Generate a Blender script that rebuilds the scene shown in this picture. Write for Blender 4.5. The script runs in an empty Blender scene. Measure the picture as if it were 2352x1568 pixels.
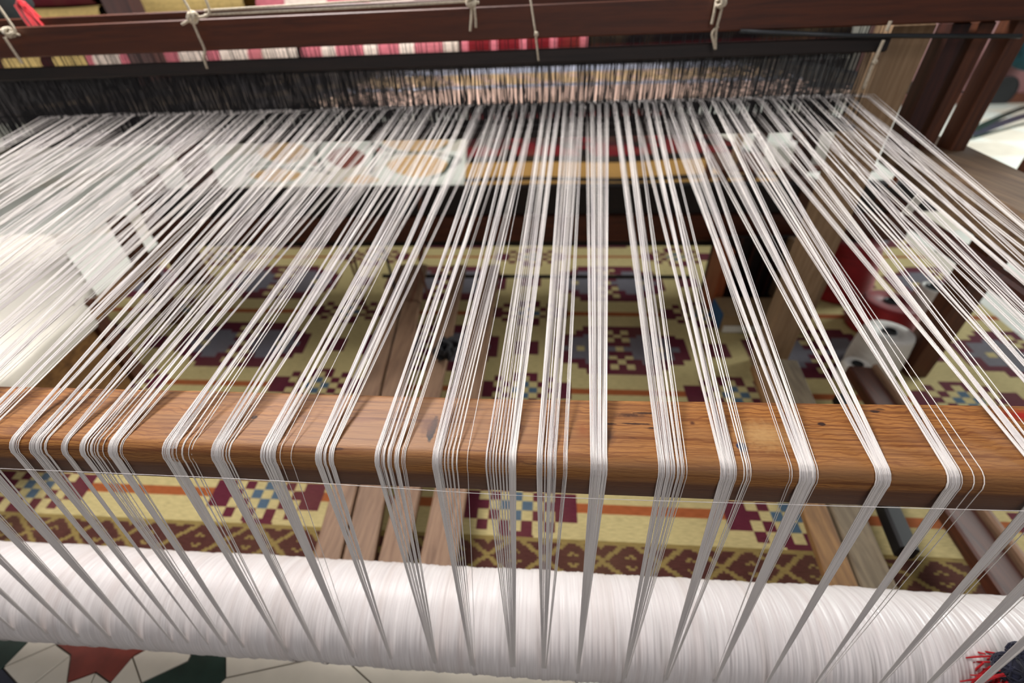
import bpy, math, random
import numpy as np
from mathutils import Matrix, Vector
random.seed(7); rng = np.random.default_rng(7)
S = bpy.context.scene
COL = S.collection

# ------------------------------------------------------------------ camera
CX, CY, F, H = 1176.0, 784.0, 1000.0, 1.30
def _axes():
    C = np.array([CX, CY]); VX = (-11900, 590); VZ = (1232, 2120)
    ex = -np.array([VX[0]-CX, VX[1]-CY, F]); ez = -np.array([VZ[0]-CX, VZ[1]-CY, F])
    ez /= np.linalg.norm(ez); ex -= ez*(ex@ez); ex /= np.linalg.norm(ex)
    ey = np.cross(ez, ex)
    return ex, ey, ez
RM = np.array(_axes())
cam_d = bpy.data.cameras.new('camera'); cam = bpy.data.objects.new('camera', cam_d); COL.objects.link(cam)
r, d, f = RM[:, 0], RM[:, 1], RM[:, 2]
cam.matrix_world = Matrix(((r[0], -d[0], -f[0], 0), (r[1], -d[1], -f[1], 0), (r[2], -d[2], -f[2], H), (0, 0, 0, 1)))
cam_d.sensor_width = 36; cam_d.lens = F/2352*36; cam_d.clip_start = 0.02
cam_d.dof.use_dof = True; cam_d.dof.focus_distance = 0.60; cam_d.dof.aperture_fstop = 2.2
S.camera = cam

# ------------------------------------------------------------------ light
S.view_settings.view_transform = 'Standard'; S.view_settings.look = 'None'
S.view_settings.exposure = 0.0; S.view_settings.gamma = 1.0
S.view_settings.use_curve_mapping = False
W = bpy.data.worlds.new('room_light'); S.world = W; W.use_nodes = True
W.node_tree.nodes['Background'].inputs[0].default_value = (0.93, 0.95, 1.0, 1)
W.node_tree.nodes['Background'].inputs[1].default_value = 0.22
def area(name, loc, target, size, energy, color=(1, 1, 1), sy=None):
    l = bpy.data.lights.new(name, 'AREA'); l.energy = energy; l.size = size; l.color = color
    if sy: l.shape = 'RECTANGLE'; l.size_y = sy
    o = bpy.data.objects.new(name, l); COL.objects.link(o); o.location = loc
    o.rotation_euler = (Vector(target)-Vector(loc)).to_track_quat('-Z', 'Y').to_euler(); return o
area('ceiling_lamp', (-1.3, 1.9, 3.0), (-0.4, 0.9, 0), 1.6, 150, (1, 0.96, 0.94), 0.8)
area('fill_light_front', (0.6, -1.2, 2.6), (0, .6, .5), 1.2, 16, (1, .93, .93), 1.2)  # added fill from the camera side, lifts the hanging threads
area('fill_light_left', (-5.2, 2.0, 1.5), (-1.0, 1.8, 0.1), 1.4, 38, (1, .95, .93), 1.2)  # added fill from the left, brightens the rug under the warp
area('ceiling_lamp_far', (-1.0, 4.6, 3.0), (-1.0, 4.6, 0), 3.0, 80, (1, 0.97, 0.93), 1.5)
area('window_daylight', (7.6, 4.0, 2.2), (3.0, 3.6, 0), 2.6, 470, (0.95, 1.0, 0.97), 2.0)

# ------------------------------------------------------------------ geometry helpers
def ray(x, y): return RM @ np.array([x-CX, y-CY, F])
def onz(x, y, Z=0.0):
    v = ray(x, y); return v*((Z-H)/v[2]) + np.array([0, 0, H])
def ony(x, y, Y):
    v = ray(x, y); return v*(Y/v[1]) + np.array([0, 0, H])

def link(name, me, mat, parent=None, **props):
    o = bpy.data.objects.new(name, me); COL.objects.link(o)
    if mat is not None and len(me.materials) == 0: me.materials.append(mat)
    if parent is not None: o.parent = parent
    for k, v in props.items(): o[k] = v
    return o
def mesh(name, V, Fc, mat, parent=None, smooth=False, base=None, **props):
    V = np.asarray(V, float)
    b = np.array(parent.location) if parent is not None and base is None else np.array(base if base is not None else (0, 0, 0), float)
    me = bpy.data.meshes.new(name); me.from_pydata((V-b).tolist(), [], Fc); me.update()
    if smooth: me.polygons.foreach_set('use_smooth', [True]*len(me.polygons))
    o = link(name, me, mat, parent, **props)
    if parent is None: o.location = b
    return o
def quads(name, V, Q, mat, parent=None, smooth=True, base=None, **props):
    """numpy fast path"""
    V = np.asarray(V, float); Q = np.asarray(Q, np.int32)
    b = np.array(parent.location) if parent is not None and base is None else np.array(base if base is not None else (0, 0, 0), float)
    me = bpy.data.meshes.new(name)
    me.vertices.add(len(V)); me.vertices.foreach_set('co', (V-b).astype(np.float32).ravel())
    n = len(Q); k = Q.shape[1]
    me.loops.add(n*k); me.loops.foreach_set('vertex_index', Q.ravel())
    me.polygons.add(n); me.polygons.foreach_set('loop_start', np.arange(0, n*k, k, dtype=np.int32))
    me.polygons.foreach_set('use_smooth', np.full(n, smooth)); me.update(calc_edges=True)
    o = link(name, me, mat, parent, **props)
    if parent is None: o.location = b
    return o
def empty(name, loc, label, cat, group=None):
    o = bpy.data.objects.new(name, None); COL.objects.link(o); o.location = loc; o.empty_display_size = .05
    o['label'] = label; o['category'] = cat
    if group: o['group'] = group
    return o
def tag(o, label, cat, group=None):
    o['label'] = label; o['category'] = cat
    if group: o['group'] = group
    return o
def boxvf(c0, c1, bev=0.004):
    """box with chamfered edges between two corners"""
    (x0, y0, z0), (x1, y1, z1) = c0, c1
    return prism([(x0, y0), (x1, y0), (x1, y1), (x0, y1)], z0, z1, bev)
def prism(poly, z0, z1, bev=0.0):
    """vertical prism from XY polygon with chamfer on top and bottom"""
    P = np.array(poly, float)[:, :2]; n = len(P)
    if sum(P[i][0]*P[(i+1) % n][1]-P[(i+1) % n][0]*P[i][1] for i in range(n)) < 0: P = P[::-1]
    def inset(dd):
        out = []
        for i in range(n):
            a, b, c = P[i-1], P[i], P[(i+1) % n]
            e1 = (b-a)/(np.linalg.norm(b-a)+1e-9); e2 = (c-b)/(np.linalg.norm(c-b)+1e-9)
            n1 = np.array([-e1[1], e1[0]]); n2 = np.array([-e2[1], e2[0]])
            m = n1+n2; m = m/(max(m@m, .35))*2 if True else m
            out.append(b + m*dd*.999)
        return np.array(out)
    rings = [(inset(bev), z0), (P, z0+bev), (P, z1-bev), (inset(bev), z1)] if bev > 0 else [(P, z0), (P, z1)]
    V = []; Fc = []
    for ring, z in rings: V += [(p[0], p[1], z) for p in ring]
    for k in range(len(rings)-1):
        for i in range(n):
            j = (i+1) % n; Fc.append((k*n+i, k*n+j, (k+1)*n+j, (k+1)*n+i))
    Fc.append(tuple(range(n-1, -1, -1))); Fc.append(tuple(range((len(rings)-1)*n, len(rings)*n)))
    return V, Fc
def beamvf(p0, p1, w, h, bev=0.006, up=(0, 0, 1)):
    """bevelled bar from p0 to p1 (centre line), w across, h along up; octagonal section"""
    p0 = np.array(p0, float); p1 = np.array(p1, float); t = p1-p0; L = np.linalg.norm(t); t /= L
    u = np.array(up, float); s = np.cross(t, u); s /= np.linalg.norm(s); u = np.cross(s, t)
    a, b = w/2, h/2
    sec = [(-a+bev, -b), (a-bev, -b), (a, -b+bev), (a, b-bev), (a-bev, b), (-a+bev, b), (-a, b-bev), (-a, -b+bev)]
    V = []; Fc = []; n = 8; K = max(2, int(L/.12))
    for k in range(K+1):
        c = p0+t*L*k/K
        V += [c+s*x+u*y for x, y in sec]
    for k in range(K):
        for i in range(n): Fc.append((k*n+i, k*n+(i+1) % n, (k+1)*n+(i+1) % n, (k+1)*n+i))
    Fc.append(tuple(range(n-1, -1, -1))); Fc.append(tuple(range(K*n, K*n+n)))
    return V, Fc
def tubevf(path, rad, k=6, off=0):
    P = np.array(path, float); n = len(P)
    if np.isscalar(rad): rad = [rad]*n
    T = np.gradient(P, axis=0); T /= np.linalg.norm(T, axis=1)[:, None]+1e-12
    a = np.array([0.3, 0.2, 1.0]); a = a-T[0]*(a@T[0]); a /= np.linalg.norm(a)
    V = []; Fc = []
    for i in range(n):
        a = a-T[i]*(a@T[i]); a /= np.linalg.norm(a)+1e-12; b = np.cross(T[i], a)
        for j in range(k):
            an = 2*math.pi*j/k; V.append(P[i]+(a*math.cos(an)+b*math.sin(an))*rad[i])
    for i in range(n-1):
        for j in range(k):
            Fc.append((off+i*k+j, off+i*k+(j+1) % k, off+(i+1)*k+(j+1) % k, off+(i+1)*k+j))
    Fc.append(tuple(off+j for j in range(k-1, -1, -1))); Fc.append(tuple(off+(n-1)*k+j for j in range(k)))
    return V, Fc
def join(*vfs):
    V = []; Fc = []
    for v, f_ in vfs:
        o = len(V); V += list(v); Fc += [tuple(i+o for i in q) for q in f_]
    return V, Fc
def lathe(prof, c, axis=(0, 0, 1), k=32):
    """prof: list of (radius, height)"""
    ax = Vector(axis).normalized(); q = Vector((0, 0, 1)).rotation_difference(ax)
    V = []; Fc = []; n = len(prof)
    for (rr, hh) in prof:
        for j in range(k):
            an = 2*math.pi*j/k; v = q @ Vector((rr*math.cos(an), rr*math.sin(an), hh)); V.append((c[0]+v.x, c[1]+v.y, c[2]+v.z))
    for i in range(n-1):
        for j in range(k): Fc.append((i*k+j, i*k+(j+1) % k, (i+1)*k+(j+1) % k, (i+1)*k+j))
    Fc.append(tuple(range(k-1, -1, -1))); Fc.append(tuple((n-1)*k+j for j in range(k)))
    return V, Fc
def smooth_path(pts, n=10):
    P = np.array(pts, float); out = []
    for i in range(len(P)-1):
        p0 = P[max(i-1, 0)]; p1 = P[i]; p2 = P[i+1]; p3 = P[min(i+2, len(P)-1)]
        for t in np.linspace(0, 1, n, endpoint=False):
            out.append(.5*((2*p1)+(-p0+p2)*t+(2*p0-5*p1+4*p2-p3)*t*t+(-p0+3*p1-3*p2+p3)*t**3))
    out.append(P[-1]); return out

# ------------------------------------------------------------------ materials
def lin(c): return tuple(((v/255+.055)/1.055)**2.4 if v/255 > .04045 else v/255/12.92 for v in c)
class NT:
    def __init__(s, name):
        s.m = bpy.data.materials.new(name); s.m.use_nodes = True; s.t = s.m.node_tree
        s.p = s.t.nodes['Principled BSDF']; s.L = s.t.links.new
    def n(s, typ, **kw):
        nd = s.t.nodes.new(typ)
        for k, v in kw.items():
            if k.startswith('i_'): nd.inputs[int(k[2:]) if k[2:].isdigit() else k[2:]].default_value = v
            else: setattr(nd, k, v)
        return nd
    def coords(s, scale=(1, 1, 1), rot=(0, 0, 0), kind='Object'):
        tc = s.n('ShaderNodeTexCoord'); mp = s.n('ShaderNodeMapping'); mp.inputs['Scale'].default_value = scale
        mp.inputs['Rotation'].default_value = rot; s.L(tc.outputs[kind], mp.inputs[0]); return mp.outputs[0]
    def ramp(s, fac, stops):
        r_ = s.n('ShaderNodeValToRGB'); e = r_.color_ramp.elements
        while len(e) < len(stops): e.new(.5)
        for el, (p, c) in zip(e, stops): el.position = p; el.color = (*c, 1)
        s.L(fac, r_.inputs[0]); return r_.outputs[0]
    def mix(s, a, b, fac, mode='MIX'):
        mx = s.n('ShaderNodeMix', data_type='RGBA', blend_type=mode)
        for i, v in ((0, fac), (6, a), (7, b)):
            if isinstance(v, (int, float)): mx.inputs[i].default_value = v
            elif isinstance(v, tuple): mx.inputs[i].default_value = (*v, 1)
            else: s.L(v, mx.inputs[i])
        return mx.outputs[2]
    def bump(s, h, st=.3, dist=.002):
        b = s.n('ShaderNodeBump'); b.inputs['Strength'].default_value = st; b.inputs['Distance'].default_value = dist
        s.L(h, b.inputs['Height']); s.L(b.outputs[0], s.p.inputs['Normal'])
    def noise(s, vec, scale=5, detail=3, rough=.5, dist=0):
        nd = s.n('ShaderNodeTexNoise'); nd.inputs['Scale'].default_value = scale; nd.inputs['Detail'].default_value = detail
        nd.inputs['Roughness'].default_value = rough; nd.inputs['Distortion'].default_value = dist
        s.L(vec, nd.inputs['Vector']); return nd.outputs['Fac']
def plain(name, c, rough=.7, var=.12, scale=12, bump=.15, spec=.4, sheen=0):
    t = NT(name); c = lin(c); v = t.coords()
    f1 = t.noise(v, scale, 4)
    lo = tuple(x*(1-var) for x in c); hi = tuple(min(1, x*(1+var)) for x in c)
    t.L(t.ramp(f1, [(.3, lo), (.7, hi)]), t.p.inputs['Base Color'])
    t.p.inputs['Roughness'].default_value = rough; t.p.inputs['Specular IOR Level'].default_value = spec
    if sheen: t.p.inputs['Sheen Weight'].default_value = sheen
    if bump: t.bump(t.noise(v, scale*12, 3), bump, .001)
    return t.m
def wood(name, c, dark, axis='x', rough=.45, fine=90, spec=.5):
    t = NT(name); k = {'x': (.06, 1, 1), 'y': (1, .06, 1), 'z': (1, 1, .06)}[axis]
    v = t.coords(k); a = t.noise(v, fine, 4, .6, .4); b = t.noise(v, 9, 3, .5, 1.2)
    c1 = lin(c); c2 = lin(dark)
    col = t.mix(t.ramp(a, [(.35, c2), (.62, c1)]), tuple(x*.62 for x in c1), t.ramp(b, [(.5, (0, 0, 0)), (.75, (1, 1, 1))]))
    t.L(col, t.p.inputs['Base Color']); t.p.inputs['Roughness'].default_value = rough
    t.p.inputs['Specular IOR Level'].default_value = spec; t.bump(a, .25, .001)
    return t.m
def blob(t, centre, rad, soft, coord):
    """mask around a point (a mark that belongs to the surface)"""
    s_ = t.n('ShaderNodeVectorMath', operation='SUBTRACT'); t.L(coord, s_.inputs[0]); s_.inputs[1].default_value = centre
    m_ = t.n('ShaderNodeVectorMath', operation='DIVIDE'); t.L(s_.outputs[0], m_.inputs[0]); m_.inputs[1].default_value = rad
    ln = t.n('ShaderNodeVectorMath', operation='LENGTH'); t.L(m_.outputs[0], ln.inputs[0])
    nz = t.noise(coord, 160, 3); ad = t.n('ShaderNodeMath', operation='MULTIPLY_ADD'); t.L(nz, ad.inputs[0]); ad.inputs[1].default_value = .9
    t.L(ln.outputs['Value'], ad.inputs[2])
    mr = t.n('ShaderNodeMapRange'); t.L(ad.outputs[0], mr.inputs[0]); mr.inputs[1].default_value = 1.45; mr.inputs[2].default_value = 1.45-soft
    return mr.outputs[0]

def beam_material():
    t = NT('aged_pine'); tc = t.n('ShaderNodeTexCoord'); obj = tc.outputs['Object']
    # wobble so that growth lines run along the beam and bend round the knots
    wob = t.noise(t.coords((1.6, 3, 3)), 2.2, 2)
    v = t.coords((.35, 1, 1)); big = t.noise(t.coords((1.2, 10, 10)), 1.6, 4, .6, .5)
    def lines(sc, dist, mpv):
        w_ = t.n('ShaderNodeTexWave', wave_type='BANDS', bands_direction='Z'); w_.inputs['Scale'].default_value = sc
        w_.inputs['Distortion'].default_value = dist; w_.inputs['Detail'].default_value = 2; w_.inputs['Detail Scale'].default_value = .9
        cb = t.n('ShaderNodeCombineXYZ'); sx = t.n('ShaderNodeSeparateXYZ'); t.L(t.coords(mpv), sx.inputs[0])
        ad = t.n('ShaderNodeMath', operation='ADD'); t.L(sx.outputs[1], ad.inputs[0]); t.L(sx.outputs[2], ad.inputs[1])
        t.L(sx.outputs[0], cb.inputs[0]); t.L(ad.outputs[0], cb.inputs[2]); t.L(cb.outputs[0], w_.inputs['Vector']); return w_
    wv = lines(150, 6, (.22, 1, 1.3)); wv2 = lines(40, 10, (.6, 1, 1.6))
    col = t.ramp(wv.outputs['Fac'], [(.1, lin((98, 56, 26))), (.5, lin((176, 120, 62)))])
    col = t.mix(col, lin((108, 58, 24)), t.ramp(wv2.outputs['Fac'], [(.0, (.7, .7, .7)), (.4, (0, 0, 0))]))
    col = t.mix(col, lin((138, 98, 62)), t.ramp(big, [(.38, (0, 0, 0)), (.62, (.85, .85, .85))]))
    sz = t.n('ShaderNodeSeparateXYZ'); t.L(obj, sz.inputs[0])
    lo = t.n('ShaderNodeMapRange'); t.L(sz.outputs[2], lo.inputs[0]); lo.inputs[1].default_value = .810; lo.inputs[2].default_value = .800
    fib = t.noise(t.coords((3, 140, 140)), 1.0, 4, .7)
    col = t.mix(col, lin((96, 52, 26)), t.ramp(fib, [(.48, (0, 0, 0)), (.66, (.85, .85, .85))]))
    pits = t.noise(t.coords((28, 90, 90)), 1.0, 2, .5); 
    col = t.mix(col, lin((58, 30, 18)), t.ramp(pits, [(.70, (0, 0, 0)), (.76, (.8, .8, .8))]))
    for (px, py, rx, ry, c, soft, Z) in [
        (993, 985, .007, .026, (26, 14, 12), .3, .835), (985, 975, .020, .026, (92, 54, 34), 1.0, .835), (1395, 1000, .014, .022, (70, 46, 34), 1.0, .835), (1190, 985, .012, .012, (96, 56, 34), .8, .835), (1175, 1060, .02, .008, (100, 56, 26), .8, .825), (1480, 950, .02, .0025, (60, 36, 24), .4, .835), (1460, 975, .026, .002, (64, 38, 24), .4, .835), (1500, 985, .012, .002, (64, 38, 24), .4, .835), (1400, 975, .01, .002, (64, 38, 24), .4, .835), (830, 965, .03, .008, (120, 76, 48), 1.0, .835), (1340, 990, .016, .018, (128, 74, 38), 1.0, .835), (1750, 1000, .05, .03, (176, 140, 92), 1.2, .835), (40, 990, .03, .01, (110, 66, 40), 1.0, .835), (700, 960, .012, .012, (100, 62, 40), 1.2, .835),
        (1445, 955, .03, .006, (70, 42, 26), .8, .835), (1702, 1030, .008, .009, (30, 48, 78), .35, .833), (2345, 955, .035, .018, (150, 30, 22), .8, .835),
        (1885, 975, .006, .004, (50, 28, 20), .3, .835), (2010, 945, .008, .003, (50, 28, 20), .3, .835), (2110, 960, .004, .004, (50, 28, 20), .3, .835), (585, 960, .004, .004, (60, 32, 22), .3, .835), (1590, 973, .005, .005, (80, 44, 26), .7, .835), (2050, 1080, .02, .006, (86, 34, 20), 1.1, .82),
        (585, 960, .006, .004, (66, 40, 24), .7, .835), (330, 940, .02, .008, (100, 70, 50), 1.0, .835)]:
        p = onz(px, py, Z)
        col = t.mix(col, lin(c), blob(t, (p[0]+.3, p[1]-1.2, p[2]), (rx, ry, .02), soft, obj))
    # front face: its shade is painted into the wood colour
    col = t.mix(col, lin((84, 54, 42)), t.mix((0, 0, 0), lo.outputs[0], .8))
    t.L(col, t.p.inputs['Base Color']); t.p.inputs['Roughness'].default_value = .5; t.p.inputs['Specular IOR Level'].default_value = .28
    t.bump(wv.outputs['Fac'], .15, .0006)
    return t.m
def vcol_material(name, rough=.9, weave=(700, 350), bump=.5):
    t = NT(name); at = t.n('ShaderNodeAttribute', attribute_name='pattern')
    w = t.noise(t.coords((weave[0]*.05, weave[1], 1)), 1.0, 2); g = t.noise(t.coords(), 3, 3)
    col = t.mix(at.outputs['Color'], (0, 0, 0), t.ramp(w, [(.35, (.28, .28, .28)), (.6, (0, 0, 0))]))
    col = t.mix(col, lin((120, 100, 70)), t.ramp(g, [(.45, (0, 0, 0)), (.8, (.25, .25, .25))]))
    t.L(col, t.p.inputs['Base Color']); t.p.inputs['Roughness'].default_value = rough; t.p.inputs['Specular IOR Level'].default_value = .1
    t.bump(w, bump, .002); return t.m
def yarn_material(name, c, c2, rough=.55, sc=(300, 6, 6), sheen=.2, spec=.35):
    t = NT(name); a = t.noise(t.coords(sc), 1.0, 3, .6); b = t.noise(t.coords((26, 2, 2)), 1.0, 3)
    col = t.mix(t.ramp(a, [(.3, lin(c2)), (.6, lin(c))]), lin(c2), t.ramp(b, [(.5, (0, 0, 0)), (.8, (.5, .5, .5))]))
    t.L(col, t.p.inputs['Base Color']); t.p.inputs['Roughness'].default_value = rough; t.p.inputs['Specular IOR Level'].default_value = spec
    t.p.inputs['Sheen Weight'].default_value = sheen; t.bump(a, .25, .001); return t.m

M = {}
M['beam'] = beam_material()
M['redwood'] = wood('red_brown_wood', (94, 44, 18), (66, 29, 11), 'x', .5)
M['redwood_z'] = wood('red_brown_post_wood', (100, 56, 32), (70, 36, 20), 'z', .5)
M['darkwood_z'] = wood('dark_post_wood', (70, 34, 26), (44, 20, 16), 'z', .5)
M['orangewood_z'] = wood('orange_lath_wood', (160, 84, 44), (120, 60, 32), 'z', .5)
M['palewood'] = wood('pale_grey_wood', (168, 140, 108), (140, 112, 82), 'z', .7)
M['railwood'] = wood('grey_brown_rail_wood', (120, 96, 70), (84, 62, 44), 'y', .6)
M['goldwood'] = wood('golden_brown_rail_wood', (150, 108, 60), (96, 62, 32), 'y', .55)
M['treadle'] = wood('treadle_wood', (150, 118, 92), (116, 86, 64), 'y', .65)
M['treadle_tan'] = wood('tan_treadle_wood', (146, 108, 64), (112, 78, 44), 'y', .65)
M['treadle_grey'] = wood('grey_treadle_wood', (128, 112, 88), (96, 82, 62), 'y', .7)
M['brownrail'] = wood('brown_floor_rail_wood', (92, 48, 30), (62, 30, 20), 'y', .5)
M['blackwood'] = wood('blackened_wood', (34, 22, 18), (18, 11, 9), 'x', .6)
M['black'] = plain('black_paint', (18, 18, 20), .5, .2)
M['heddle'] = plain('black_heddle_cord', (30, 29, 32), .7, .3, 40, 0)
M['iron'] = plain('dark_iron_rod', (34, 38, 42), .4, .2, 20, .05, .6)
M['yarn'] = yarn_material('white_cotton_warp', (232, 226, 220), (204, 197, 196), .6, (40, 3, 3))
M['cord'] = yarn_material('off_white_cord', (206, 194, 172), (168, 154, 132), .8, (200, 200, 200))
M['cord_brown'] = plain('brown_treadle_cord', (92, 52, 32), .8, .25, 60)
M['rug'] = vcol_material('kilim_weave')
M['redrug'] = vcol_material('red_carpet_weave')
M['cloth'] = vcol_material('woven_cloth')
M['linen'] = plain('off_white_linen', (226, 220, 206), .9, .08, 6, .3, .1, .3)
M['cream_t'] = plain('cream_floor_stone', (214, 206, 190), .35, .08, 9, .04, .5)
M['white_t'] = plain('white_floor_marble', (232, 234, 224), .22, .06, 4, .02, .5)
M['green_t'] = plain('dark_green_floor_stone', (30, 52, 44), .35, .35, 16, .04, .5)
M['maroon_t'] = plain('maroon_floor_stone', (124, 52, 40), .4, .2, 22, .04, .5)
M['navy_t'] = plain('dark_blue_floor_stone', (48, 52, 66), .35, .25, 16, .04, .5)
M['tan_t'] = plain('tan_floor_stone', (214, 172, 116), .35, .15, 12, .04, .5)
M['grout'] = plain('floor_grout', (120, 112, 98), .8, .15, 12, .1)
M['wall'] = plain('painted_plaster', (206, 202, 190), .9, .05, 3, .1)
M['redyarn'] = yarn_material('dark_red_yarn', (150, 12, 18), (104, 6, 12), .6, (14, 14, 220))
M['whiteyarn'] = yarn_material('white_yarn_winding', (236, 234, 226), (214, 210, 202), .7, (14, 14, 260))
M['navyyarn'] = yarn_material('navy_yarn', (26, 28, 52), (12, 12, 26), .7, (60, 60, 60))
M['redwool'] = plain('bright_red_wool', (170, 14, 26), .8, .25, 60, .3, .2, .3)
M['carton'] = plain('brown_cardboard', (150, 126, 92), .85, .1, 8, .1)
M['carton_blue'] = plain('blue_printed_card', (50, 92, 132), .7, .1, 8, .05)
M['cartonwhite'] = plain('white_card', (226, 226, 216), .7, .06, 8, .05)
M['mauve'] = plain('mauve_brown_lacquer', (120, 80, 80), .5, .12, 5, .05)
M['teal'] = plain('dark_teal_fabric', (30, 70, 78), .9, .3, 20, .3)
M['greycloth'] = plain('dark_grey_fabric', (66, 72, 72), .9, .3, 14, .3)
def roller_material():
    t = NT('wound_white_cotton'); obj = t.coords()
    a = t.noise(t.coords((420, 5, 5)), 1.0, 3, .6); b = t.noise(t.coords((34, 1.5, 1.5)), 1.0, 3)
    col = t.mix(t.ramp(a, [(.3, lin((212, 204, 202))), (.6, lin((234, 228, 226)))]), lin((204, 190, 184)), t.ramp(b, [(.5, (0, 0, 0)), (.78, (.6, .6, .6))]))
    for (px, rx, st) in [(1350, .016, 1.0), (1400, .02, .9), (1480, .008, .8), (1140, .02, .5), (1315, .006, .6)]:
        p = onz(px, 1345, .32)
        col = t.mix(col, lin((206, 178, 152)), blob(t, (p[0]+.25, p[1]-.391, .075), (rx, .05, .055), st, obj))
    t.L(col, t.p.inputs['Base Color']); t.p.inputs['Roughness'].default_value = .42; t.p.inputs['Specular IOR Level'].default_value = .5
    t.p.inputs['Sheen Weight'].default_value = .15; t.bump(a, .3, .0008); return t.m
M['roller'] = roller_material()

# ------------------------------------------------------------------ the room
V, Fc = boxvf((-8, -1.5, -.12), (11, 10, -.008), 0)
floor = mesh('floor', V, Fc, M['grout'], kind='structure')
V, Fc = boxvf((-8, 10, -.12), (11, 10.15, 3.2), 0); mesh('wall_back', V, Fc, M['wall'], kind='structure')
V, Fc = boxvf((-8.15, -1.5, -.12), (-8, 10.15, 3.2), 0); mesh('wall_left', V, Fc, M['wall'], kind='structure')
V, Fc = boxvf((11, -1.5, -.12), (11.15, 10.15, 3.2), 0); mesh('wall_right', V, Fc, M['wall'], kind='structure')

def inpoly(p, poly):
    c = False; n = len(poly)
    for i in range(n):
        a, b = poly[i], poly[i-1]
        if (a[1] > p[1]) != (b[1] > p[1]) and p[0] < (b[0]-a[0])*(p[1]-a[1])/(b[1]-a[1])+a[0]: c = not c
    return c
def tile(poly, mat, z1=0.0, gap=.0016, name='tile', bev=.0008):
    P = np.array(poly, float)[:, :2]; n = len(P)
    A = sum(P[i][0]*P[(i+1) % n][1]-P[(i+1) % n][0]*P[i][1] for i in range(n))
    if A < 0: P = P[::-1]
    Q = []
    for i in range(n):
        a, b, c = P[i-1], P[i], P[(i+1) % n]; e1 = (b-a)/np.linalg.norm(b-a); e2 = (c-b)/np.linalg.norm(c-b)
        m = np.array([-e1[1]-e2[1], e1[0]+e2[0]]); Q.append(b+m/max(m@m, .5)*2*gap/1)
    V, Fc = prism(Q, -.007, z1, bev); return mesh(name, V, Fc, mat, floor)
# star of cut stone by the near end of the roller
def px(pts, x0=0, y0=1380, s=.2551): return [onz(x0+a*s, y0+b*s)[:2] for a, b in pts]
star = [
 ('green_t', [(-260, 420), (-60, 120), (420, 160), (285, 330), (20, 600), (-200, 760)]),
 ('cream_t', [(285, 330), (420, 160), (560, 150), (500, 390), (60, 580), (20, 600)]),
 ('cream_t', [(500, 390), (635, 485), (300, 745), (230, 830), (20, 600)]),
 ('cream_t', [(635, 485), (600, 735), (540, 900), (230, 830), (300, 745)]),
 ('maroon_t', [(500, 390), (560, 150), (900, 60), (1330, 425), (1200, 490), (990, 735), (860, 640), (600, 735), (635, 485)]),
 ('cream_t', [(600, 735), (860, 640), (815, 745), (780, 920), (540, 900)]),
 ('cream_t', [(860, 640), (990, 735), (1060, 900), (780, 920), (815, 745)]),
 ('cream_t', [(990, 735), (1190, 500), (1270, 735), (1300, 900), (1060, 900)]),
 ('cream_t', [(1190, 500), (1330, 425), (1500, 300), (1720, 480), (1690, 540), (1270, 735)]),
 ('green_t', [(1720, 480), (1500, 300), (1900, 250), (2030, 500), (2030, 690), (1760, 960), (1300, 900), (1270, 735), (1690, 540)]),
 ('navy_t', [(-200, 760), (20, 600), (230, 830), (100, 1100), (-200, 1000)]),
 ('cream_t', [(1900, 250), (3100, 350), (3050, 470), (2030, 690), (2030, 500)]),
 ('cream_t', [(2030, 690), (3050, 470), (3600, 980), (2400, 1150), (1760, 960)]),
 ('cream_t', [(3100, 350), (5200, 420), (5200, 980), (3600, 980), (3050, 470)]),
 ('white_t', [(5200, 420), (7200, 520), (7200, 1080), (5200, 980)]),
 ('cream_t', [(7200, 520), (9400, 560), (9600, 1200), (7200, 1080)])]
for m_, pts in star: tile(px(pts), M[m_])
# big marble squares further back and to the right, where the rugs leave them in view
def project(p):
    q = RM.T @ (np.array(p)-np.array([0, 0, H])); return (CX+q[0]/q[2]*F, CY+q[1]/q[2]*F, q[2])
ts = .62
med_box = [onz(440, 426)[:2], onz(1072, 426)[:2], onz(1072, 300)[:2], onz(440, 300)[:2]]
for i in range(-14, 18):
    for j in range(-1, 17):
        x0, y0 = i*ts, j*ts+.62; c = (x0+ts/2, y0+ts/2)
        if y0+ts > 10 or x0+ts > 11 or x0 < -8: continue
        q = project((*c, 0))
        if q[2] < .3 or not (-520 < q[0] < 2900 and 80 < q[1] < 1500): continue
        if -2.4 < x0 and x0+ts < 2.2 and y0+ts < 3.05: continue
        if y0 < .6 : continue
        tile([(x0, y0), (x0+ts, y0), (x0+ts, y0+ts), (x0, y0+ts)], M['white_t' if (i*7+j*3) % 5 else 'cream_t'], -.0012, .002)
def strip(pts_px, w, mat, z=.0, name='inlay'):
    P = [onz(*p)[:2] for p in pts_px]; P = np.array(smooth_path(P, 5)) if len(P) > 2 else np.array(P)
    T = np.gradient(P, axis=0); T /= np.linalg.norm(T, axis=1)[:, None]; N = np.stack([-T[:, 1], T[:, 0]], 1)*w/2
    poly = [*(P+N), *(P-N)[::-1]]; V, Fc = prism(poly, -.006, z+.001, 0); return mesh(name, V, Fc, M[mat], floor)
strip([(2480, 218), (2352, 247), (2232, 300)], .10, 'green_t'); strip([(2480, 252), (2352, 284), (2215, 322)], .06, 'green_t')
strip([(2480, 236), (2352, 266), (2225, 311)], .14, 'navy_t', -.0003)
strip([(2420, 385), (2300, 428)], .12, 'green_t')
strip([(2150, 575), (2205, 592), (2240, 590)], .035, 'green_t'); strip([(2245, 628), (2275, 655), (2300, 672)], .045, 'green_t')
strip([(2185, 560), (2260, 610), (2350, 700)], .02, 'green_t'); strip([(2140, 545), (2180, 588)], .02, 'green_t')
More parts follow.
